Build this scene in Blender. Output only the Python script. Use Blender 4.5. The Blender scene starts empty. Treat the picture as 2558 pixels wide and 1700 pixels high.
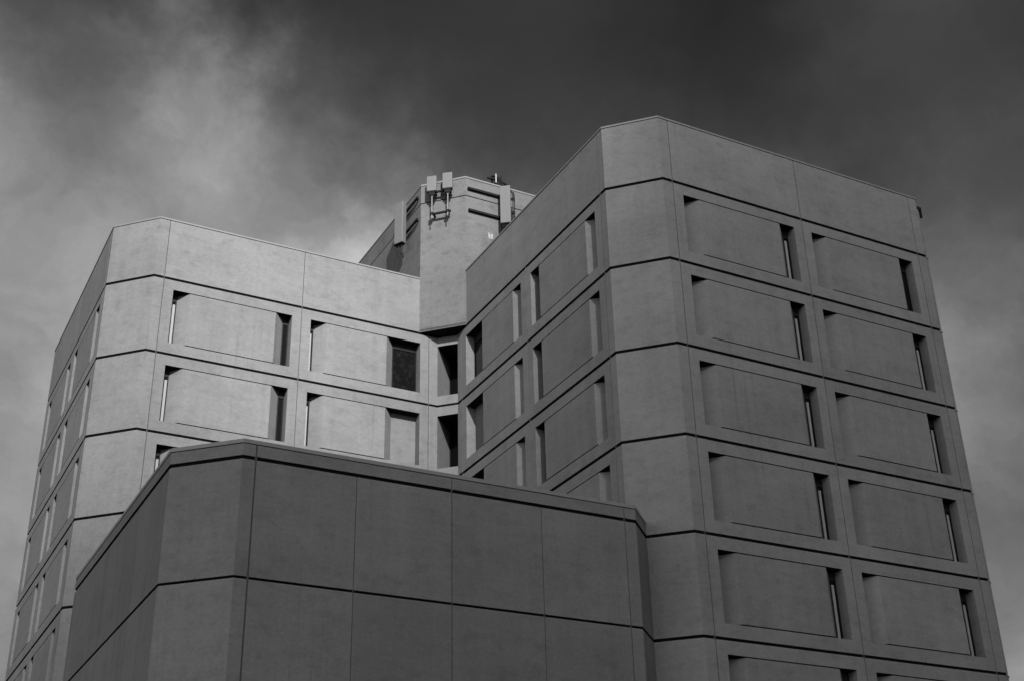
import bpy, bmesh, math, random
from mathutils import Vector, Matrix
random.seed(7)
S = bpy.context.scene
COL = S.collection
rad = math.radians

# ------------------------------------------------------------------ helpers
def mesh_obj(name, verts, faces, mats, parent=None, mat_idx=None, smooth=False, loc=(0, 0, 0), rotz=0.0):
    me = bpy.data.meshes.new(name)
    me.from_pydata([tuple(v) for v in verts], [], faces)
    if not isinstance(mats, (list, tuple)):
        mats = [mats]
    for m in mats:
        me.materials.append(m)
    if mat_idx:
        for p, i in zip(me.polygons, mat_idx):
            p.material_index = i
    bm = bmesh.new(); bm.from_mesh(me)
    bmesh.ops.recalc_face_normals(bm, faces=bm.faces)
    bm.to_mesh(me); bm.free()
    if smooth:
        for p in me.polygons:
            p.use_smooth = True
    me.update()
    o = bpy.data.objects.new(name, me)
    COL.objects.link(o)
    if parent is not None:
        o.parent = parent
    o.location = loc
    o.rotation_euler = (0, 0, rotz)
    return o

class MB:
    """collects boxes, prisms and tubes into one mesh"""
    def __init__(s):
        s.v = []; s.f = []; s.m = []
    def add(s, verts, faces, mi=0):
        n = len(s.v)
        s.v += [Vector(v) for v in verts]
        s.f += [tuple(i + n for i in f) for f in faces]
        s.m += [mi] * len(faces)
    def box(s, x0, x1, y0, y1, z0, z1, mi=0):
        v = [(x, y, z) for z in (z0, z1) for y in (y0, y1) for x in (x0, x1)]
        s.add(v, [(0, 2, 3, 1), (4, 5, 7, 6), (0, 1, 5, 4), (1, 3, 7, 5), (3, 2, 6, 7), (2, 0, 4, 6)], mi)
    def prism(s, poly, z0, z1, mi=0):
        n = len(poly)
        v = [(p[0], p[1], z0) for p in poly] + [(p[0], p[1], z1) for p in poly]
        f = [tuple(range(n))[::-1], tuple(range(n, 2 * n))]
        f += [(i, (i + 1) % n, n + (i + 1) % n, n + i) for i in range(n)]
        s.add(v, f, mi)
    def tube(s, pts, r, n=10, mi=0):
        pts = [Vector(p) for p in pts]
        rings = []
        for i, p in enumerate(pts):
            a = pts[max(0, i - 1)]; b = pts[min(len(pts) - 1, i + 1)]
            d = (b - a).normalized()
            u = d.cross(Vector((0, 0, 1)))
            if u.length < 1e-3:
                u = d.cross(Vector((1, 0, 0)))
            u.normalize(); w = d.cross(u)
            rings.append([p + (u * math.cos(t) + w * math.sin(t)) * r for t in [2 * math.pi * k / n for k in range(n)]])
        v = [q for R in rings for q in R]
        f = []
        for i in range(len(rings) - 1):
            for k in range(n):
                f.append((i * n + k, i * n + (k + 1) % n, (i + 1) * n + (k + 1) % n, (i + 1) * n + k))
        f.append(tuple(range(n))[::-1]); f.append(tuple(range((len(rings) - 1) * n, len(rings) * n)))
        s.add(v, f, mi)
    def shift(s, d):
        s.v = [v - Vector(d) for v in s.v]
    def turn(s, rz, loc=(0, 0, 0)):
        M = Matrix.Rotation(rz, 4, 'Z')
        s.v = [M @ v + Vector(loc) for v in s.v]
    def build(s, name, mats, parent=None, smooth=False, loc=(0, 0, 0), rotz=0.0):
        return mesh_obj(name, s.v, s.f, mats, parent, s.m, smooth, loc, rotz)

def offset(poly, d):
    """offset an open polyline to its left (inward) by d, mitred"""
    P = [Vector((p[0], p[1])) for p in poly]
    out = []
    for i, p in enumerate(P):
        ns = []
        if i > 0:
            t = (P[i] - P[i - 1]).normalized(); ns.append(Vector((-t.y, t.x)))
        if i < len(P) - 1:
            t = (P[i + 1] - P[i]).normalized(); ns.append(Vector((-t.y, t.x)))
        if len(ns) == 1:
            out.append(p + ns[0] * d)
        else:
            m = (ns[0] + ns[1]); m /= (1 + ns[0].dot(ns[1]))
            out.append(p + m * d)
    return [(q.x, q.y) for q in out]

def band(mb, poly, z0, z1, thick=0.3, bev=0.0, mi=0, bevb=0.006):
    """wall strip that follows an open polyline; the outer top edge has a weathered bevel"""
    n = len(poly)
    inn = offset(poly, thick)
    rows = []
    b = min(bevb, (z1 - z0) * .2)
    if b > 0:
        rows.append((offset(poly, b), z0)); rows.append((poly, z0 + b))
    else:
        rows.append((poly, z0))
    if bev > 0:
        rows.append((poly, z1 - bev)); rows.append((offset(poly, bev), z1))
    else:
        rows.append((poly, z1))
    rows.append((inn, z1)); rows.append((inn, z0))
    v = [(p[0], p[1], z) for r, z in rows for p in r]
    f = []; k = len(rows)
    for i in range(k):
        j = (i + 1) % k
        for a in range(n - 1):
            f.append((i * n + a, i * n + a + 1, j * n + a + 1, j * n + a))
    f.append(tuple(i * n for i in range(k)))
    f.append(tuple(i * n + n - 1 for i in range(k))[::-1])
    mb.add(v, f, mi)

def thing(name, label, cat, loc, group=None, rotz=0.0):
    o = bpy.data.objects.new(name, None)
    COL.objects.link(o)
    o.location = loc
    o.rotation_euler = (0, 0, rotz)
    o.empty_display_size = .5
    tag(o, label, cat, group)
    return o
def tag(o, label=None, cat=None, group=None, kind=None):
    if label: o['label'] = label
    if cat: o['category'] = cat
    if group: o['group'] = group
    if kind: o['kind'] = kind
    return o

# ------------------------------------------------------------------ materials (the photograph is black and white: neutral greys)
def nodes(name):
    m = bpy.data.materials.new(name); m.use_nodes = True
    nt = m.node_tree
    return m, nt, nt.nodes['Principled BSDF']
def N(nt, t, **kw):
    n = nt.nodes.new(t)
    for k, v in kw.items():
        setattr(n, k, v)
    return n
def math_node(nt, op, a, b=None, c=None, clamp=False):
    n = nt.nodes.new('ShaderNodeMath'); n.operation = op; n.use_clamp = clamp
    for i, x in enumerate((a, b, c)):
        if x is None: continue
        if isinstance(x, (int, float)): n.inputs[i].default_value = x
        else: nt.links.new(x, n.inputs[i])
    return n.outputs[0]
def maprange(nt, x, a, b, c, d, smooth=False):
    n = nt.nodes.new('ShaderNodeMapRange')
    if smooth: n.interpolation_type = 'SMOOTHSTEP'
    nt.links.new(x, n.inputs[0])
    for i, q in enumerate((a, b, c, d)):
        n.inputs[1 + i].default_value = q
    return n.outputs[0]
def noise(nt, vec, scale, stretch=(1, 1, 1), detail=4, rough=.5, off=(0, 0, 0)):
    mp = N(nt, 'ShaderNodeMapping')
    mp.inputs['Scale'].default_value = stretch
    mp.inputs['Location'].default_value = off
    nt.links.new(vec, mp.inputs['Vector'])
    n = N(nt, 'ShaderNodeTexNoise')
    n.inputs['Scale'].default_value = scale
    n.inputs['Detail'].default_value = detail
    n.inputs['Roughness'].default_value = rough
    nt.links.new(mp.outputs[0], n.inputs['Vector'])
    return n.outputs[0]

def concrete(name, base, streak=.05, spots=.16, rough=.88, vary=.06):
    m, nt, bs = nodes(name)
    pos = N(nt, 'ShaderNodeNewGeometry').outputs['Position']
    oi = N(nt, 'ShaderNodeObjectInfo').outputs['Random']
    a = maprange(nt, noise(nt, pos, .42, (1, 1, 1.3), 4, .55), .3, .7, .90, 1.08)          # broad clouding of the cast face
    b0 = noise(nt, pos, 1.9, (1, 1, 1.7), 8, .68, (3, 7, 1))
    b = maprange(nt, b0, .50, .74, 1.0, 1.0 - spots)                                            # darker blotches
    b2 = maprange(nt, noise(nt, pos, 4.2, (1, 1, 2.0), 6, .7, (9, 2, 4)), .60, .78, 1.0, 1.0 - spots * .8)
    c = maprange(nt, noise(nt, pos, 30, (1, 1, 1), 3, .6), .25, .75, .955, 1.045)                # grain
    sp = maprange(nt, noise(nt, pos, 8.5, (1, 1, 1.5), 5, .72, (5, 5, 1)), .34, .66, 1.07, .90)       # speckle
    d = maprange(nt, noise(nt, pos, 1.0, (3.2, 3.2, .11), 5, .6), .3, .72, 1 + streak, 1 - streak)  # rain streaks
    e = maprange(nt, noise(nt, pos, 1.0, (.35, .35, 7.0), 3, .5, (1, 5, 2)), .3, .7, .975, 1.025)  # faint form-board lines
    runm = maprange(nt, noise(nt, pos, .55, (1, 1, .8), 3, .5, (6, 1, 3)), .50, .66, 0, 1)
    runs = maprange(nt, noise(nt, pos, 1.0, (7.5, 7.5, .16), 4, .6, (2, 2, 8)), .56, .74, 0, .20)       # water runs here and there
    f = math_node(nt, 'SUBTRACT', 1.0, math_node(nt, 'MULTIPLY', runm, runs))
    pal = maprange(nt, noise(nt, pos, 1.1, (1, 1, 2.2), 6, .62, (12, 4, 9)), .60, .74, 1.0, 1.10)              # pale lime bloom
    r = maprange(nt, oi, 0, 1, 1 - vary, 1 + vary)
    t = math_node(nt, 'MULTIPLY', a, b)
    for q in (b2, c, sp, d, e, r, f, pal):
        t = math_node(nt, 'MULTIPLY', t, q)
    # air holes
    vo = N(nt, 'ShaderNodeTexVoronoi'); vo.inputs['Scale'].default_value = 2.3
    nt.links.new(pos, vo.inputs['Vector'])
    hole = maprange(nt, vo.outputs['Distance'], .022, .05, .72, 1.0)
    t = math_node(nt, 'MULTIPLY', t, hole)
    t = math_node(nt, 'MULTIPLY', t, base)
    nt.links.new(t, bs.inputs['Base Color'])
    bs.inputs['Roughness'].default_value = rough
    bs.inputs['Specular IOR Level'].default_value = .25
    bp = N(nt, 'ShaderNodeBump'); bp.inputs['Strength'].default_value = .22; bp.inputs['Distance'].default_value = .02
    h = math_node(nt, 'ADD', noise(nt, pos, 14, (1, 1, 1), 5, .65), math_node(nt, 'MULTIPLY', b0, .8))
    nt.links.new(h, bp.inputs['Height']); nt.links.new(bp.outputs[0], bs.inputs['Normal'])
    return m

def plain(name, base, rough=.6, metal=0.0, var=.08, scale=4.0, spec=.5):
    m, nt, bs = nodes(name)
    pos = N(nt, 'ShaderNodeNewGeometry').outputs['Position']
    a = maprange(nt, noise(nt, pos, scale, (1, 1, .6), 5, .6), .3, .7, base * (1 - var), base * (1 + var))
    nt.links.new(a, bs.inputs['Base Color'])
    bs.inputs['Roughness'].default_value = rough
    bs.inputs['Metallic'].default_value = metal
    bs.inputs['Specular IOR Level'].default_value = spec
    return m

CONC = concrete('precast_concrete', .25, spots=.22)
INFILL = concrete('infill_concrete', .242, streak=.06, spots=.20)
CORE = concrete('core_concrete', .19, spots=.34, streak=.05)
PODC = concrete('podium_concrete', .22, streak=.05, spots=.20)
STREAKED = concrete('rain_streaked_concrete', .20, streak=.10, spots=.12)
COPING = plain('coping_metal', .25, .55, 0, .08)
GROOVE_SHADE = plain('groove_shade_strip', .008, .9, 0, .2, 6, .05)  # near-black colour standing in for the shade inside the grooves
SEAL = plain('joint_sealant', .09, .8, 0, .15, 9, .2)
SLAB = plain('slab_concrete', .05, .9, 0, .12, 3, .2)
FRAME = plain('dark_window_frame', .012, .6, 0, .2, 4, .25)
WHITE = plain('white_painted_metal', .38, .45, 0, .05)
RADOME = plain('grey_radome', .165, .5, 0, .05, 6)
STEEL = plain('dark_steel', .016, .75, 0, .3, 12, .2)
GALV = plain('galvanised_steel', .20, .5, .3, .12, 14)
RUBBER = plain('black_cable', .01, .55, 0, .2)
INK = plain('sign_ink', .03, .6, 0, .1)

def glass(name, base, dirt):
    m, nt, bs = nodes(name)
    pos = N(nt, 'ShaderNodeNewGeometry').outputs['Position']
    n1 = noise(nt, pos, 5.0, (1, 1, 1), 8, .75)
    a = maprange(nt, n1, .5, .8, base, base + dirt)
    nt.links.new(a, bs.inputs['Base Color'])
    bs.inputs['Roughness'].default_value = .12
    bs.inputs['Specular IOR Level'].default_value = .3
    return m
GLASS = glass('dark_glass', .006, .006)
DIRTY = glass('dirty_glass', .005, .028)

def ground_mat():
    m, nt, bs = nodes('asphalt')
    pos = N(nt, 'ShaderNodeNewGeometry').outputs['Position']
    a = maprange(nt, noise(nt, pos, .15, (1, 1, 1), 6, .6), .3, .7, .045, .07)
    g = maprange(nt, noise(nt, pos, 40, (1, 1, 1), 2, .5), .3, .7, .85, 1.15)
    nt.links.new(math_node(nt, 'MULTIPLY', a, g), bs.inputs['Base Color'])
    bs.inputs['Roughness'].default_value = .9
    return m

# ------------------------------------------------------------------ plan (metres; the camera stands at x = y = 0)
LV = [27.816 - 3.2 * k for k in range(9)]          # LV[0] is the groove under the parapet
TOPZ = 30.40
HG = .041                                          # half the height of a horizontal groove
xL, yLn, yLf = 7.37, 46.77, 45.285                 # left wing: side face, its near end, front face
xR, yRn, yRf = 21.46, 32.715, 31.256               # right wing
LWl = dict(O=(xL, 58.67), a=-math.pi / 2, J=[.37, 5.94, 11.51], L=11.90)
LWf = dict(O=(8.855, yLf), a=0.0, J=[.395, 5.968, 11.568], L=11.965)
RWl = dict(O=(xR, 44.655), a=-math.pi / 2, J=[.385, 5.995, 11.565], L=11.94)
RWf = dict(O=(22.915, yRf), a=0.0, J=[.40, 6.012, 11.634], L=12.045)
def at(F, X):
    return (F['O'][0] + math.cos(F['a']) * X, F['O'][1] + math.sin(F['a']) * X)
g2 = .014                                          # half a vertical joint

B0 = (21.0, 45.0, 0.0)
bld = thing('concrete_building', 'pale concrete block of two chamfered wings with rows of recessed panel windows', 'building', B0)

def bpart(name, mb, mats, label=None):
    mb.shift(B0)
    o = mb.build(name, mats, bld)
    if label: o['label'] = label
    return o

# floor slabs, seen as the dark back of the grooves
outline = [(8.86, 60.15), (xL, 58.67), (xL, yLn), (8.855, yLf), (20.82, yLf), (xR, 44.655), (xR, yRn), (22.915, yRf),
           (34.96, yRf), (36.42, 32.71), (36.42, 60.15)]
ins = offset(outline + [outline[0]], .21)[1:-1]
ins = [(9.1, 59.9)] + ins[:-1] + [(36.2, 59.9)]
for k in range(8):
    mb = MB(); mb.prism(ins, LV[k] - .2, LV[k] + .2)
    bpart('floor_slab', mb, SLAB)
mb = MB(); mb.prism(ins, 29.5, 29.8); bpart('roof', mb, SLAB)
mb = MB()
mb.box(8.9, 36.3, 60.0, 60.15, 0, TOPZ - .05); mb.box(36.27, 36.42, 33.0, 60.0, 0, TOPZ - .05)
bpart('rear_wall', mb, CONC)

# black strips set in the grooves to paint in their shade
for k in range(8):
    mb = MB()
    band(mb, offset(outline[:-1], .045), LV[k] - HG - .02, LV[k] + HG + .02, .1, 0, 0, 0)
    bpart('groove_shade_strip', mb, GROOVE_SHADE)
# ---- window bays
D = .41                                            # depth of the recesses
OT, OB = -.466, -2.741                             # opening head and sill below the groove above
SP = .42                                           # how far the splayed sides of an infill panel run back
def bay_meshes(wb, o0, o1, p0, p1):
    """wall panel with an opening, and the infill panel that stands in it (local: x along the wall, y inward)"""
    mb = MB()
    x0, x1 = g2, wb - g2
    z0, z1 = -3.2 + HG, -HG
    bev = .042; T = .45
    # front ring
    mb.add([(x0, 0, z0), (x1, 0, z0), (x1, 0, z1 - bev), (x0, 0, z1 - bev), (o0, 0, OB), (o1, 0, OB), (o1, 0, OT), (o0, 0, OT)],
           [(0, 1, 5, 4), (1, 2, 6, 5), (2, 3, 7, 6), (3, 0, 4, 7)])
    # reveals of the opening
    mb.add([(o0, 0, OB), (o1, 0, OB), (o1, 0, OT), (o0, 0, OT), (o0, T, OB), (o1, T, OB), (o1, T, OT), (o0, T, OT)],
           [(0, 1, 5, 4), (1, 2, 6, 5), (2, 3, 7, 6), (3, 0, 4, 7)])
    # weathered top, outer sides, underside, back ring
    mb.add([(x0, 0, z1 - bev), (x1, 0, z1 - bev), (x1, bev, z1), (x0, bev, z1), (x0, T, z1), (x1, T, z1), (x0, T, z0), (x1, T, z0), (x0, 0, z0), (x1, 0, z0)],
           [(0, 1, 2, 3), (3, 2, 5, 4), (8, 6, 7, 9), (0, 3, 4, 6, 8), (1, 9, 7, 5, 2)])
    mb.add([(x0, T, z0), (x1, T, z0), (x1, T, z1), (x0, T, z1), (o0, T, OB), (o1, T, OB), (o1, T, OT), (o0, T, OT)],
           [(0, 4, 5, 1), (1, 5, 6, 2), (2, 6, 7, 3), (3, 7, 4, 0)])
    ib = MB()
    ib.prism([(p0, .0), (p1, .0), (p1 + SP, D), (p1 + SP, D + .02), (p0 - SP, D + .02), (p0 - SP, D)], OB + .038, OT - .036)
    return mb, ib
def slit_meshes(x0, x1, white_at, dirty=False):
    """frame, pane and (where the photograph shows it) the white mullion of one slit window"""
    fr = MB(); w = .035
    y0, y1 = D - .03, D + .04
    fr.box(x0, x0 + w, y0, y1, OB, OT - .002); fr.box(x1 - w, x1, y0, y1, OB, OT - .002)
    fr.box(x0 + w, x1 - w, y0, y1, OT - .30, OT - .002); fr.box(x0 + w, x1 - w, y0, y1, OB, OB + .05)
    pa = MB(); pa.box(x0 + w, x1 - w, D + .005, D + .03, OB + .05, OT - .30)
    wh = None
    if white_at is not None:
        wh = MB(); wh.box(white_at, white_at + .095, D - .055, D - .031, OB + .004, OT - .44)
    return fr, pa, wh

FA = {'LWl': LWl, 'LWf': LWf, 'RWl': RWl, 'RWf': RWf}
ROWS = {'LWl': 7, 'LWf': 4, 'RWl': 5, 'RWf': 7}
def window_from(meshes, matr, pane_mat, origin, rz, z):
    fr, pa, wh = meshes
    o = bpy.data.objects.new('window', fr); COL.objects.link(o); o.parent = bld
    o.location = (origin[0] - B0[0], origin[1] - B0[1], z); o.rotation_euler = (0, 0, rz)
    q = bpy.data.objects.new('pane', pa); COL.objects.link(q); q.parent = o
    if wh is not None:
        q = bpy.data.objects.new('mullion', wh); COL.objects.link(q); q.parent = o
    return o
def as_mesh(mb, name, mat):
    me = bpy.data.meshes.new(name)
    me.from_pydata([tuple(v) for v in mb.v], [], mb.f); me.materials.append(mat)
    b = bmesh.new(); b.from_mesh(me); bmesh.ops.remove_doubles(b, verts=b.verts, dist=1e-5); bmesh.ops.recalc_face_normals(b, faces=b.faces); b.to_mesh(me); b.free()
    return me
for fn, F in FA.items():
    for bi in range(2):
        wb = F['J'][bi + 1] - F['J'][bi]
        o0, o1 = .395, wb - .39
        p0, p1 = 1.075, wb - 1.065
        if fn == 'LWf' and bi == 1: p1 = 3.70
        if fn == 'RWl' and bi == 0: p0 = 1.89
        wpm, ipm = bay_meshes(wb, o0, o1, p0, p1)
        wp = as_mesh(wpm, 'wall_panel', CONC); ip = as_mesh(ipm, 'infill_panel', INFILL)
        lw = (o0, p0 - SP); rw = (p1 + SP, o1)
        wl = lw[1] - (.145, .18)[bi] if fn == 'LWf' else None
        wr = rw[0] + .03 if fn == 'RWf' else None
        sets = {}
        for side, (x0, x1), wx in (('l', lw, wl), ('r', rw, wr)):
            fr, pa, wh = slit_meshes(x0, x1, wx)
            sets[side] = (as_mesh(fr, 'window', FRAME), as_mesh(pa, 'pane', GLASS), as_mesh(wh, 'mullion', WHITE) if wh else None)
            if fn == 'LWf' and bi == 1 and side == 'r':
                sets['d'] = (sets[side][0], as_mesh(pa, 'pane', DIRTY), None)
        blank = None
        if (fn, bi) in (('LWf', 1), ('RWl', 0)):
            x0, x1 = rw if fn == 'LWf' else lw
            bk = MB(); bk.box(x0 - .01, x1 + .003, D, D + .06, OB - .003, OT + .003)
            blank = as_mesh(bk, 'blind_panel', INFILL)
        for k in range(ROWS[fn]):
            org = at(F, F['J'][bi]); z = LV[k]
            for me, nm in ((wp, 'wall_panel'), (ip, 'infill_panel')):
                o = bpy.data.objects.new(nm, me); COL.objects.link(o); o.parent = bld
                o.location = (org[0] - B0[0], org[1] - B0[1], z); o.rotation_euler = (0, 0, F['a'])
            for side in 'lr':
                wide = (fn == 'LWf' and bi == 1 and side == 'r') or (fn == 'RWl' and bi == 0 and side == 'l')
                if wide and k == 1:
                    o = bpy.data.objects.new('blind_panel', blank); COL.objects.link(o); o.parent = bld
                    o['label'] = 'concrete board closing a wide window opening'
                    o.location = (org[0] - B0[0], org[1] - B0[1], z); o.rotation_euler = (0, 0, F['a'])
                    continue
                st = sets[side]
                if wide and fn == 'LWf' and k == 0: st = sets['d']
                if fn == 'RWf' and bi == 1 and k == 0 and side == 'r': st = st[:2] + (None,)
                w = window_from(st, None, None, org, F['a'], z)
                if wide and fn == 'LWf' and k == 0: w['label'] = 'wide window with dirty stained glass'

# ---- corner panels (one piece round each chamfer, joint to joint)
def strip(name, poly, z0, z1, mat=CONC, bev=.042, thick=.32, label=None):
    mb = MB(); band(mb, poly, z0, z1, thick, bev)
    return bpart(name, mb, mat, label)
cornL = [at(LWl, LWl['J'][2] + g2), (xL, yLn), (8.855, yLf), at(LWf, LWf['J'][0] - g2)]
cornR = [at(RWl, RWl['J'][2] + g2), (xR, yRn), (22.915, yRf), at(RWf, RWf['J'][0] - g2)]
cornFar = [at(RWf, RWf['J'][2] + g2), (34.96, yRf), (36.42, 32.71), (36.42, 33.1)]
cornBack = [(9.2, 60.15), (8.86, 60.15), (xL, 58.67), at(LWl, LWl['J'][0] - g2)]
for k in range(7):
    for poly in (cornL, cornR, cornFar, cornBack):
        strip('corner_panel', poly, LV[k + 1] + HG, LV[k] - HG)
# inner corner, with a deep opening across the chamfer
i0, i1, i2, i3 = at(LWf, LWf['J'][2] + g2), (20.82, yLf), (xR, 44.655), at(RWl, RWl['J'][0] - g2)
dp = 1.13
for k in range(4):
    mb = MB()
    zt, zb = LV[k] - HG, LV[k + 1] + HG
    ot, ob = LV[k] + OT + .01, LV[k] + OB - .02
    band(mb, [i0, i1, i2, i3], zb, ob, .30, .0, 0, 0)
    band(mb, [i0, i1, i2, i3], ot, zt, .30, .03, 0, 0)
    mb.prism([i0, i1, (i1[0] + dp, i1[1] + dp), (i0[0], i1[1] + dp)], ob, ot)
    mb.prism([i2, i3, (i2[0] + dp, i3[1]), (i2[0] + dp, i2[1] + dp)], ob, ot)
    q = [(i1[0] + .2, i1[1] + .2), (i2[0] + .2, i2[1] + .2), (i2[0] + dp, i2[1] + dp), (i1[0] + dp, i1[1] + dp)]
    mb.prism(q, ot + .002, ot + .12); mb.prism(q, ob - .12, ob - .002)
    bpart('inner_corner_panel', mb, CONC)
    fm = MB(); e = 1.05; w = .05
    c = Vector((i1[0] + e, i1[1] + e)); t = Vector((i2[0] - i1[0], i2[1] - i1[1])); L = t.length
    for bx in ((0, w, ob, ot), (L - w, L, ob, ot), (w, L - w, ot - .06, ot), (w, L - w, ob, ob + .06)):
        fm.box(bx[0] + .001, bx[1] - .001, 0, .06, bx[2] + .001, bx[3] - .001)
    ang = math.atan2(t.y, t.x)
    fm.turn(ang, (c.x, c.y, 0))
    fo = bpart('window', fm, FRAME)
    pm = MB(); pm.box(w, L - w, .02, .04, ob + .06, ot - .06); pm.turn(ang, (c.x, c.y, 0)); pm.shift(B0)
    pm.build('pane', GLASS, fo)
# plain lower walls
strip('base_wall', [at(LWf, LWf['J'][0] + g2), i1, i2, at(RWl, RWl['J'][2] - g2)], 0, LV[5] - .7, PODC)
strip('base_wall', [at(LWf, LWf['J'][0] + g2), at(LWf, LWf['J'][2] - g2)], LV[5] - .66, LV[4] - HG, PODC)
strip('base_wall', outline[:4], 0, LV[7] - HG, PODC)
strip('base_wall', [(xR, yRn), (22.915, yRf), (34.96, yRf), (36.42, 32.71)], 0, LV[7] - HG, PODC)

# ---- parapet panels
zp0, zp1 = LV[0] + HG, TOPZ - .016
C1, C2 = (19.986, yLf), (xR, 43.804)
for poly in (cornL, cornR, cornFar, cornBack,
             [at(LWl, LWl['J'][0] + g2), at(LWl, LWl['J'][1] - g2)], [at(LWl, LWl['J'][1] + g2), at(LWl, LWl['J'][2] - g2)],
             [at(LWf, LWf['J'][0] + g2), at(LWf, LWf['J'][1] - g2)], [at(LWf, LWf['J'][1] + g2), (C1[0] - .002, C1[1])],
             [(C2[0], C2[1] - .002), at(RWl, RWl['J'][1] - g2)], [at(RWl, RWl['J'][1] + g2), at(RWl, RWl['J'][2] - g2)],
             [at(RWf, RWf['J'][0] + g2), at(RWf, RWf['J'][1] - g2)], [at(RWf, RWf['J'][1] + g2), at(RWf, RWf['J'][2] - g2)]):
    strip('parapet_panel', poly, zp0, zp1, CONC, 0)
# copings
strip('coping', offset([(9.2, 60.15), (8.86, 60.15), (xL, 58.67), (xL, yLn), (8.855, yLf), (C1[0] - .004, C1[1])], -.022), TOPZ, TOPZ + .075, COPING, .012, .42)
strip('coping', offset([(C2[0], C2[1] - .004), (xR, yRn), (22.915, yRf), (34.96, yRf), (36.42, 32.71), (36.42, 60.1)], -.022), TOPZ, TOPZ + .08, COPING, .012, .42)
# dark bedding line below the copings
strip('coping_bed', offset([(9.2, 60.1), (8.86, 60.1), (xL, 58.67), (xL, yLn), (8.855, yLf), (C1[0] - .004, C1[1])], .03), TOPZ - .05, TOPZ - .002, SEAL, 0, .25)
strip('coping_bed', offset([(C2[0], C2[1] - .004), (xR, yRn), (22.915, yRf), (34.96, yRf), (36.42, 32.71), (36.42, 60.1)], .03), TOPZ - .05, TOPZ - .002, SEAL, 0, .25)
# ---- vertical joints
for F in FA.values():
    for X in F['J']:
        mb = MB()
        mb.box(X - .020, X + .020, .008 if F is LWf else .012, .06, 0, TOPZ - .03)
        mb.turn(F['a'], (F['O'][0], F['O'][1], 0))
        bpart('joint_strip', mb, SEAL)

# ---- lift and stair core that rises from the inner corner
corep = [(19.986, 58.0), C1, C2, (34.0, 43.804), (34.0, 58.0)]
strip('core_wall', corep, LV[0] + HG, 34.225, CORE, .02, .3)
strip('core_cap', corep, 34.256, 35.142, CORE, 0, .3)
mb = MB(); band(mb, offset(corep, .06), 34.1, 35.15, .2); bpart('core_lining', mb, SLAB)
strip('coping', offset(corep, -.02), 35.158, 35.245, COPING, .012, .4)
mb = MB(); mb.prism(offset(corep, .1), 34.7, 34.9); bpart('roof', mb, SLAB)
mb = MB(); mb.prism([C1, C2, (xR + .3, 44.0), (xR + .3, 45.6), (20.3, 45.6)], LV[0] + .02, LV[0] + .15); bpart('soffit', mb, CORE)
mb = MB()
mb.box(19.975, 19.99, 49.945, 49.965, 34.27, 35.13); bpart('joint_strip', mb, SEAL)

# ------------------------------------------------------------------ podium block
P0 = (14.0, 36.0, 0.0)
pod = thing('podium', 'low dark concrete block without windows in front of the taller wings', 'building', P0)
def ppart(name, mb, mats):
    mb.shift(P0); return mb.build(name, mats, pod)
PX = 7.36; PYn = 32.672; PFx = 8.868; PYf = 31.24; PE = 20.812
PJ = [9.228, 12.016, 14.815, 17.62, 20.416]
PW = [.022, .010, .012, .010, .012]
pend = [(21.868, 32.296)]
pst = [(8.41, 45.66), (PX, 44.61)]
whole = pst + [(PX, PYn), (PFx, PYf), (PE, PYf)] + pend
ptop = 15.385
slabp = offset(whole, .16) + [(21.9, 45.0), (9.2, 45.2)]
PL = [15.016, 11.816, 8.616, 5.416, 0.0]
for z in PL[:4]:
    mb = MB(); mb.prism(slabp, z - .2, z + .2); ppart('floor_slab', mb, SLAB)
mb = MB(); mb.prism(slabp, 14.9, 15.1); ppart('roof', mb, SLAB)
def pband(name, poly, z0, z1, bev, mat=PODC):
    mb = MB(); band(mb, poly, z0, z1, .3, bev)
    mb.shift(P0)
    o = mb.build(name, [mat, STREAKED], pod)
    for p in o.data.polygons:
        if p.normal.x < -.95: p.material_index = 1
    return o
def cuts(js):
    segs = []; left = pst + [(PX, PYn), (PFx, PYf), (PJ[js[0]] - PW[js[0]], PYf)]
    segs.append(left)
    for a, b in zip(js[:-1], js[1:]):
        segs.append([(PJ[a] + PW[a], PYf), (PJ[b] - PW[b], PYf)])
    segs.append([(PJ[js[-1]] + PW[js[-1]], PYf), (PE, PYf)] + pend)
    return segs
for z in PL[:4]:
    mb = MB(); band(mb, offset(whole, .05), z - .055, z + .055, .1, 0, 0, 0); ppart('groove_shade_strip', mb, GROOVE_SHADE)  # same black strips, painting the shade of the podium grooves
for seg in cuts([0, 2, 4]):
    pband('parapet_panel', seg, PL[0] + .027, ptop - .018, 0)
for r in range(4):
    for seg in cuts([0, 1, 2, 3, 4]):
        pband('wall_panel', seg, PL[r + 1] + (.027 if r < 3 else 0), PL[r] - .027, (.075 if r == 0 else .035))
mb = MB(); band(mb, offset(whole, -.015), ptop, ptop + .115, .45, .012); ppart('coping', mb, COPING)
mb = MB(); band(mb, offset(whole, .025), ptop - .05, ptop - .003, .25); ppart('coping_bed', mb, SEAL)
for i, (x, w) in enumerate(zip(PJ, PW)):
    zt = ptop - .05 if i % 2 == 0 else PL[0] - .06
    mb = MB(); mb.box(x - w - .005, x + w + .005, PYf + .012, PYf + .07, 0, zt)
    ppart('joint_strip', mb, SEAL)

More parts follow.
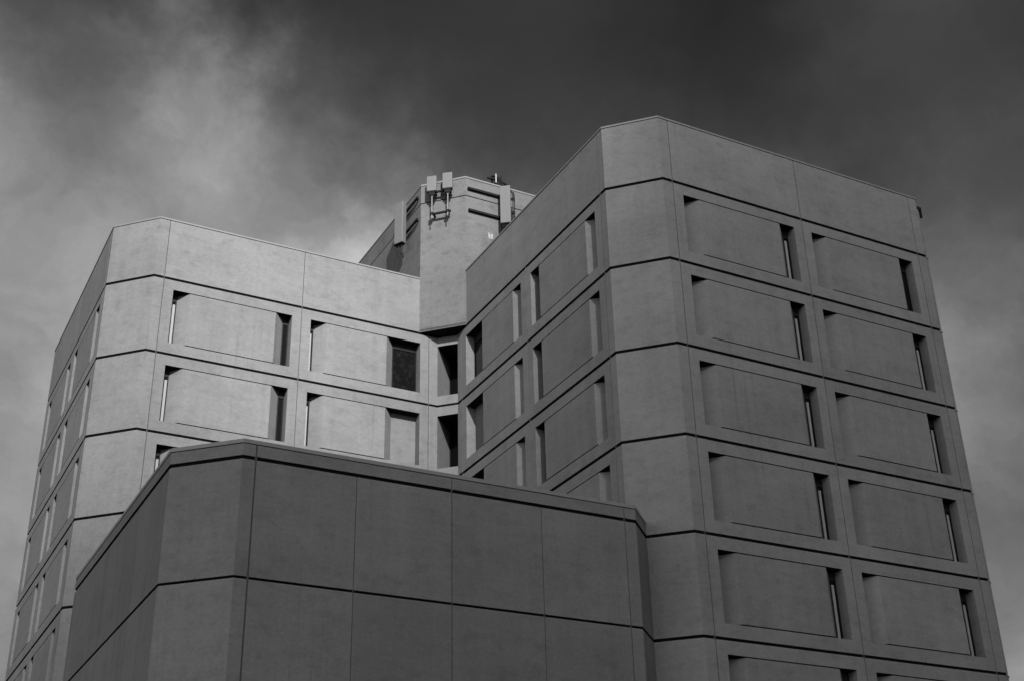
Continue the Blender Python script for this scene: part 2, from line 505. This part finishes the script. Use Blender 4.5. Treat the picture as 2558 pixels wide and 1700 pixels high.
# ------------------------------------------------------------------ aerials and fittings on the core
def turned(mb, ang, loc):
    mb.turn(ang, loc); return mb
RG = 'mounting rails on the core wall'
def rail(a, b, z, label, stand, n, sec=.10):
    """a steel channel held off the wall by two stubs; n points away from the wall"""
    a, b, n = Vector(a), Vector(b), Vector(n)
    t = (b - a).normalized(); L = (b - a).length
    o = thing('mounting_rail', label, 'rail', (a.x, a.y, z), RG)
    mb = MB()
    def bxx(s0, s1, d0, d1, z0, z1):
        v = []
        for zz in (z0, z1):
            for d in (d0, d1):
                for s_ in (s0, s1):
                    p = t * s_ + n * d
                    v.append((p.x, p.y, zz))
        mb.add(v, [(0, 2, 3, 1), (4, 5, 7, 6), (0, 1, 5, 4), (1, 3, 7, 5), (3, 2, 6, 7), (2, 0, 4, 6)])
    bxx(0, L, stand - .06, stand + .02, -sec / 2, sec / 2)
    mb.build('channel', STEEL, o)
    for s_ in (.12, L - .2):
        mb = MB(); bxx(s_, s_ + .07, 0, stand - .061, -.04, .04); mb.build('stub', STEEL, o)
    return o
rail((19.986, 47.9), (19.986, 45.40), 34.63, 'upper dark rail on the shaded left side of the core behind the tall panel aerial', .12, (-1, 0))
rail((19.986, 47.9), (19.986, 45.40), 33.50, 'lower dark rail on the shaded left side of the core behind the tall panel aerial', .12, (-1, 0))
rail((21.53, 43.804), (23.55, 43.804), 34.60, 'upper dark rail running right to the tall aerial beside the wing roof edge', .10, (0, -1))
rail((21.56, 43.804), (23.55, 43.804), 33.48, 'lower dark rail running right to the tall aerial above the small white sign', .10, (0, -1))
s2 = 2 ** -.5
rail((20.40, 44.871), (21.00, 44.271), 34.53, 'upper dark rail between the two small box aerials', .28, (-s2, -s2), .08)
rail((20.36, 44.911), (21.04, 44.231), 33.41, 'lower dark rail linking the poles under the two small box aerials', .28, (-s2, -s2), .08)

AG = 'panel aerials on the core'
def radome(w, d, h, r=.03):
    """upright panel with rounded front edges; front faces -y, origin at the bottom centre"""
    mb = MB()
    pts = [(-w / 2, d), (-w / 2, r), (-w / 2 + r * .3, r * .3), (-w / 2 + r, 0), (w / 2 - r, 0), (w / 2 - r * .3, r * .3), (w / 2, r), (w / 2, d)]
    mb.prism(pts, 0, h)
    return mb
# tall panel on the left side
A = thing('panel_aerial', 'tall grey panel aerial with dangling cables on the left side of the core', 'aerial', (19.42, 46.45, 32.74), AG, math.atan2(-.43, .215))
radome(.48, .24, 2.10).build('radome', RADOME, A)
mb = MB(); mb.prism([(-.24, .24), (-.24, .02), (-.2, .0), (.2, .0), (.24, .02), (.24, .24)], -.05, -.002); mb.build('end_cap', STEEL, A)
mb = MB(); mb.tube([(0, .34, .02), (0, .34, 2.0)], .035); mb.build('pole', GALV, A)
for z in (.3, 1.6):
    mb = MB(); mb.box(-.05, .05, .24, .36, z, z + .08); mb.build('bracket', STEEL, A)
for i, (x, y, dx, l) in enumerate(((-.12, .12, -.03, .62), (-.04, .10, .06, .55), (.06, .13, .03, .66), (.13, .12, -.07, .50), (.01, .16, .1, .7))):
    mb = MB()
    mb.tube([(x, y, -.05), (x, y, -.16)], .028, 8)
    mb.tube([(x, y, -.15), (x + dx, y, -.3), (x + dx * 1.6, y + .03, -l * .8), (x + dx, y + .1, -l), (x - dx * .5, y + .2, -l + .08)], .013, 7)
    mb.build('cable', RUBBER, A, True)
# two small boxes on poles at the chamfer
def small(loc, h, label):
    o = thing('panel_aerial', label, 'aerial', loc, AG, math.atan2(-.265, .345))
    radome(.43, .13, h, .015).build('radome', RADOME, o)
    mb = MB(); mb.box(-.20, .21, .015, .17, -.06, -.002); mb.prism([(-.13, .03), (.14, .03), (.16, .2), (-.1, .2)], -.20, -.06)
    mb.prism([(-.06, .04), (.1, .04), (.12, .18), (-.04, .18)], -.33, -.20); mb.build('remote_unit', STEEL, o)
    mb = MB(); mb.tube([(.02, .03, -1.42), (.02, .03, -.30)], .024, 10); mb.build('pole', GALV, o)
    mb = MB(); mb.tube([(.02, .03, -1.50), (.02, .03, -1.421)], .03, 10); mb.build('pole_cap', RUBBER, o)
    mb = MB(); mb.box(-.05, .09, -.02, .12, -1.24, -1.13); mb.build('clamp', STEEL, o)
    mb = MB(); mb.tube([(.08, .14, -.40), (.10, .16, -.6), (.04, .2, -.7), (-.02, .15, -.55)], .012, 7); mb.build('cable', RUBBER, o, True)
    mb = MB(); mb.tube([(.12, .12, -.3), (.14, .3, -.2), (.12, .42, -.25)], .018, 7); mb.build('arm', STEEL, o)
    return o
small((20.145, 44.524, 34.54), .76, 'left of two small box aerials on thin poles, the one whose top sits lower')
small((20.668, 44.012, 34.54), .79, 'right of two small box aerials, its top highest against the dark sky')
# tall panel on the right
Cc = thing('panel_aerial', 'tall grey panel aerial partly hidden by the right wing roof edge', 'aerial', (23.10, 43.22, 32.965), AG, math.atan2(-.28, .375))
radome(.46, .16, 1.90, .02).build('radome', RADOME, Cc)
mb = MB(); mb.box(-.22, .22, .01, .16, -.05, -.002); mb.build('end_cap', STEEL, Cc)
mb = MB(); mb.tube([(-.19, .26, -.5), (-.19, .26, 1.72)], .045); mb.build('pole', STEEL, Cc)
for i, (x, dx) in enumerate(((-.14, .02), (-.05, -.03), (.04, .03), (.13, -.02))):
    mb = MB(); mb.tube([(x, .08, -.05), (x, .08, -.17)], .026, 8); mb.tube([(x, .08, -.16), (x + dx, .1, -.4), (x + dx, .2, -.62)], .013, 7)
    mb.build('cable', RUBBER, Cc, True)
for i, (x, r) in enumerate(((.27, .02), (.33, .028), (.36, .016))):
    mb = MB(); mb.tube([(.2, .16, 1.75), (x, .24, 1.62), (x + .02, .3, 1.4), (x + .01, .3, .7), (x, .3, .1)], r, 8); mb.build('cable', RUBBER, Cc, True)
for z in (1.25, .55):
    mb = MB(); mb.box(.1, .38, .2, .26, z, z + .12); mb.build('bracket', STEEL, Cc)

# fitting on the roof edge above the right aerial
R0 = (22.95, 43.90, 35.245)
rf = thing('roof_bracket', 'dark steel clamp with a short pale post on the core roof edge', 'bracket', R0)
mb = MB(); mb.box(-.14, .40, -.10, .06, .001, .26); mb.tube([(-.40, -.10, .22), (-.1, -.10, .27), (.2, -.08, .26), (.70, -.08, .10)], .055, 8); mb.build('beam', STEEL, rf)
mb = MB(); mb.tube([(-.02, -.18, .03), (-.02, -.18, .50)], .032, 10); mb.build('post', WHITE, rf)
mb = MB(); mb.box(-.2, .28, -.145, -.10, .33, .40); mb.tube([(.24, -.12, .1), (.28, -.12, .52)], .03, 8); mb.box(-.20, -.06, -.145, 0, .22, .40); mb.build('crossbar', STEEL, rf)

# warning sign
S0 = (22.65, 43.804, 32.47)
sg = thing('warning_sign', 'small white notice with a dark heading on the sunlit core wall', 'sign', S0)
mb = MB(); mb.box(-.108, .108, -.012, 0, -.15, .15); mb.build('plate', plain('white_enamel', .45, .4, 0, .03), sg)
mb = MB(); mb.box(-.08, .08, -.0155, -.0121, .10, .128)                      # heading
mb.add([(.022 * math.cos(t) - .005, y, .04 + .022 * math.sin(t)) for y in (-.0155, -.0121) for t in [k * math.pi / 5 for k in range(10)]],
       [tuple(range(10)), tuple(range(10, 20))] + [(k, (k + 1) % 10, 10 + (k + 1) % 10, 10 + k) for k in range(10)])   # symbol
for i, z in enumerate((-.04, -.065, -.09, -.115)):                            # lines of small print
    mb.box(-.08, (.07, .05, .075, .03)[i], -.0142, -.0121, z - .002, z + .002)
mb.build('print', INK, sg)

# conduit with a gooseneck on the far corner of the right wing
K0 = (35.06, 31.335, 0.0)
kd = thing('conduit', 'thin grey conduit with a dark hooked top on the far right corner', 'conduit', K0)
mb = MB(); mb.tube([(0, 0, .02), (0, 0, 29.98)], .04, 10); mb.build('pipe', GALV, kd)
mb = MB(); mb.box(-.07, .18, -.05, .05, 29.99, 30.12); mb.prism([(.12, -.04), (.18, -.04), (.18, .04), (.12, .04)], 29.66, 29.99); mb.build('hood', STEEL, kd)
for z in (27.72, 24.52, 21.32, 18.12, 14.92, 11.72):
    mb = MB(); mb.box(-.05, .052, -.05, .05, z, z + .05); mb.build('clip', GALV, kd)

# ------------------------------------------------------------------ ground, and added unseen vapour volumes that block sun from parts of the walls
mb = MB(); mb.box(-1500, 1500, -1500, 1500, -.5, 0)
gr = mb.build('ground', ground_mat()); tag(gr, 'grey asphalt ground around the buildings', None, None, 'structure')

BLOCKER_DENSITY = .095
SUN_AZ, SUN_EL = 15.0, 27.5            # degrees from -y towards -x, and above the horizon
az, el = rad(SUN_AZ), rad(SUN_EL)
sd = Vector((-math.sin(az) * math.cos(el), -math.cos(az) * math.cos(el), math.sin(el)))     # towards the sun
ex = Vector((math.cos(az), -math.sin(az), 0)); ey = sd.cross(ex)
CLM = bpy.data.materials.new('blocker_vapour'); CLM.use_nodes = True
cn = CLM.node_tree; cn.nodes.clear()
pv = cn.nodes.new('ShaderNodeVolumePrincipled'); ou = cn.nodes.new('ShaderNodeOutputMaterial')
pv.inputs['Color'].default_value = (.8, .8, .8, 1); pv.inputs['Density'].default_value = BLOCKER_DENSITY; pv.inputs['Anisotropy'].default_value = .3
cn.links.new(pv.outputs[0], ou.inputs['Volume'])
def sun_blocker(t, v, dist, a, b, c, seed):
    """an unseen volume added to block the sun; its soft shadow dims the walls"""
    rnd = random.Random(seed)
    bm = bmesh.new(); bmesh.ops.create_icosphere(bm, subdivisions=4, radius=1)
    ph = [(Vector((rnd.gauss(0, 1), rnd.gauss(0, 1), rnd.gauss(0, 1))) * 1.6, rnd.uniform(0, 6)) for _ in range(9)]
    for q in bm.verts:
        n = q.co.normalized()
        k = 1 + .035 * sum(math.sin(n.dot(f) * 2 + p) for f, p in ph)
        p = n * k
        q.co = ex * (p.x * a) + ey * (p.y * b) + sd * (p.z * c)
    me = bpy.data.meshes.new('sun_blocker'); bm.to_mesh(me); bm.free(); me.materials.append(CLM)
    o = bpy.data.objects.new('sun_blocker', me); COL.objects.link(o)
    o.location = ex * t + ey * v + sd * dist
    tag(o, None, None, None, 'stuff')
    return o
sun_blocker(30, 3, 700, 31, 57, 22, 3)
sun_blocker(-9, 1, 640, 42, 37, 22, 5)
sun_blocker(-42, 40, 760, 34, 60, 16, 8)

# ------------------------------------------------------------------ camera
cam = bpy.data.cameras.new('camera'); co = bpy.data.objects.new('camera', cam); COL.objects.link(co)
Rr = Vector((0.88570565, -0.46372057, -0.02210739)); Ru = Vector((-0.1972987, -0.41909119, 0.88624816)); Rf = Vector((0.42023651, 0.78059324, 0.4626829))
co.matrix_world = Matrix(((Rr.x, Ru.x, -Rf.x, 0), (Rr.y, Ru.y, -Rf.y, 0), (Rr.z, Ru.z, -Rf.z, 1.6), (0, 0, 0, 1)))
cam.sensor_width = 36; cam.sensor_fit = 'HORIZONTAL'; cam.lens = 3331.61 / 2558 * 36
cam.clip_end = 4000
S.camera = co

# ------------------------------------------------------------------ light
sl = bpy.data.lights.new('sun', 'SUN'); so = bpy.data.objects.new('sun', sl); COL.objects.link(so)
sl.energy = 5.0; sl.angle = rad(.9); sl.color = (1, 1, 1)
so.rotation_euler = sd.to_track_quat('Z', 'Y').to_euler()
so.location = (0, -60, 80)

SKY_GAIN = .075
# cloud masses and the dark clear gap: direction, spread, strength (in stops of e)
BLOBS = [(0.152, 0.88, 0.45, 0.12, 0.881),
         (0.467, 0.556, 0.688, 0.12, -1.412),
         (0.282, 0.658, 0.698, 0.075, -1.711),
         (0.271, 0.807, 0.525, 0.075, 0.686),
         (0.654, 0.617, 0.437, 0.075, 0.708),
         (0.688, 0.43, 0.584, 0.075, -0.722),
         (0.1, 0.92, 0.378, 0.075, 0.026),
         (0.574, 0.477, 0.665, 0.075, 0.577),
         (0.346, 0.627, 0.698, 0.075, 1.171),
         (0.386, 0.71, 0.589, 0.075, -0.245),
         (0.03, 0.746, 0.665, 0.075, -0.444),
         (-0.002, 0.836, 0.548, 0.075, 0.67),
         (0.171, 0.752, 0.636, 0.075, 0.231),
         (0.769, 0.617, 0.165, 0.075, 0.514),
         (0.722, 0.624, 0.299, 0.075, -0.277),
         (0.586, 0.629, 0.51, 0.075, -0.346),
         (0.581, 0.678, 0.45, 0.13, 0.621),
         (0.334, 0.792, 0.511, 0.08, 0.385),
         (0.075, 0.843, 0.533, 0.05, -0.213),
         (0.009, 0.795, 0.606, 0.05, 0.655),
         (0.184, 0.713, 0.676, 0.05, -0.44),
         (0.16, 0.791, 0.591, 0.05, 0.805),
         (0.112, 0.804, 0.584, 0.05, -0.669),
         (0.541, 0.601, 0.588, 0.05, -0.189),
         (0.136, 0.73, 0.67, 0.05, -0.338),
         (0.322, 0.765, 0.558, 0.05, 0.206),
         (0.222, 0.804, 0.552, 0.05, -0.331),
         (0.16, 0.791, 0.591, 0.05, 0.315),
         (0.135, 0.958, 0.251, 0.13, -0.107),
         (0.67, 0.531, 0.518, 0.05, 0.106),
         (0.639, 0.48, 0.601, 0.05, -0.102),
         (0.065, 0.815, 0.576, 0.05, -0.098),
         (0.136, 0.73, 0.67, 0.05, -0.126),
         (0.222, 0.804, 0.552, 0.05, -0.084),
         (0.72, 0.652, 0.237, 0.05, 0.096),
         (0.736, 0.565, 0.373, 0.05, -0.135),
         (0.28, 0.674, 0.684, 0.05, 0.22),
         (0.358, 0.713, 0.603, 0.05, -0.104),
         (0.717, 0.636, 0.285, 0.05, 0.114),
         (0.722, 0.666, 0.189, 0.05, -0.174),
         (0.421, 0.6, 0.68, 0.05, -0.193),
         (0.467, 0.689, 0.554, 0.05, 0.213),
         (0.586, 0.483, 0.65, 0.05, 0.123),
         (0.582, 0.57, 0.58, 0.05, -0.093),
         (0.259, 0.757, 0.6, 0.05, -0.122),
         (0.043, 0.756, 0.654, 0.05, -0.08),
         (0.548, 0.514, 0.66, 0.05, 0.106),
         (0.086, 0.868, 0.489, 0.05, 0.065),
         (0.334, 0.792, 0.511, 0.05, 0.216),
         (0.406, 0.688, 0.602, 0.05, -0.062),
         (0.197, 0.745, 0.638, 0.05, 0.059),
         (0.136, 0.73, 0.67, 0.05, -0.413),
         (0.1, 0.775, 0.624, 0.05, 0.169),
         (0.123, 0.832, 0.541, 0.05, -0.1),
         (0.322, 0.765, 0.558, 0.05, 0.173),
         (0.648, 0.589, 0.483, 0.05, -0.051),
         (0.197, 0.745, 0.638, 0.05, 0.235),
         (0.259, 0.757, 0.6, 0.05, -0.175)]
BLOBS.append((-.90, -.05, .43, .60, 1.95))      # bright sky patch added low in the west, unseen, to light the left faces
SKY_BASE = -.5
W = bpy.data.worlds.new('World'); S.world = W; W.use_nodes = True
nt = W.node_tree
bg = nt.nodes['Background']
sky = N(nt, 'ShaderNodeTexSky'); sky.sky_type = 'NISHITA'; sky.sun_disc = False
sky.sun_elevation = el; sky.sun_rotation = math.atan2(sd.x, sd.y)
bw = N(nt, 'ShaderNodeRGBToBW'); nt.links.new(sky.outputs[0], bw.inputs[0])
gen = N(nt, 'ShaderNodeTexCoord').outputs['Generated']
# ragged cloud edges: the direction is pushed about by turbulence before the masses are looked up
tn = N(nt, 'ShaderNodeTexNoise'); tn.inputs['Scale'].default_value = 7.0; tn.inputs['Detail'].default_value = 9; tn.inputs['Roughness'].default_value = .6
nt.links.new(gen, tn.inputs['Vector'])
def vmath(op, a, b):
    n = nt.nodes.new('ShaderNodeVectorMath'); n.operation = op
    for i, x in enumerate((a, b)):
        if isinstance(x, (tuple, list)): n.inputs[i].default_value = x
        else: nt.links.new(x, n.inputs[i])
    return n.outputs[1] if op == 'DOT_PRODUCT' else n.outputs[0]
push = vmath('MULTIPLY', vmath('SUBTRACT', tn.outputs['Color'], (.5, .5, .5)), (.19, .19, .19))
d = vmath('NORMALIZE', vmath('ADD', gen, push), (0, 0, 0))
acc = None
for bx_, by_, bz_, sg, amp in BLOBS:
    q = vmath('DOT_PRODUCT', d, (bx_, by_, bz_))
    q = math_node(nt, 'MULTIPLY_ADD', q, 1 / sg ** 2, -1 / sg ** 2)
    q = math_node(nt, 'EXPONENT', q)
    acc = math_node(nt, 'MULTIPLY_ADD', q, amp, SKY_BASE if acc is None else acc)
wisp = noise(nt, vmath('ADD', gen, push), 6.0, (1, 1, 1.5), 10, .6, (2, 1, 5))
wisp2 = noise(nt, gen, 2.6, (1, 1, 1.5), 5, .5, (4, 8, 1))
# the wisps show in the cloud, hardly in the clear dark gap
lit_ = maprange(nt, acc, -1.2, .1, .35, 1.0, True)
wv = math_node(nt, 'ADD', maprange(nt, wisp, .32, .68, -.27, .25), maprange(nt, wisp2, .3, .7, -.16, .16))
acc = math_node(nt, 'MULTIPLY_ADD', wv, lit_, acc)
lum = math_node(nt, 'MULTIPLY', bw.outputs[0], math_node(nt, 'EXPONENT', acc))
nt.links.new(lum, bg.inputs['Color'])
bg.inputs['Strength'].default_value = SKY_GAIN

vs = S.view_settings
S.display_settings.display_device = 'sRGB'
vs.view_transform = 'Standard'; vs.look = 'None'; vs.exposure = 0.12; vs.gamma = 1.0
try: vs.use_curve_mapping = False
except Exception: pass
S.cycles.max_bounces = 6
S.cycles.diffuse_bounces = 0
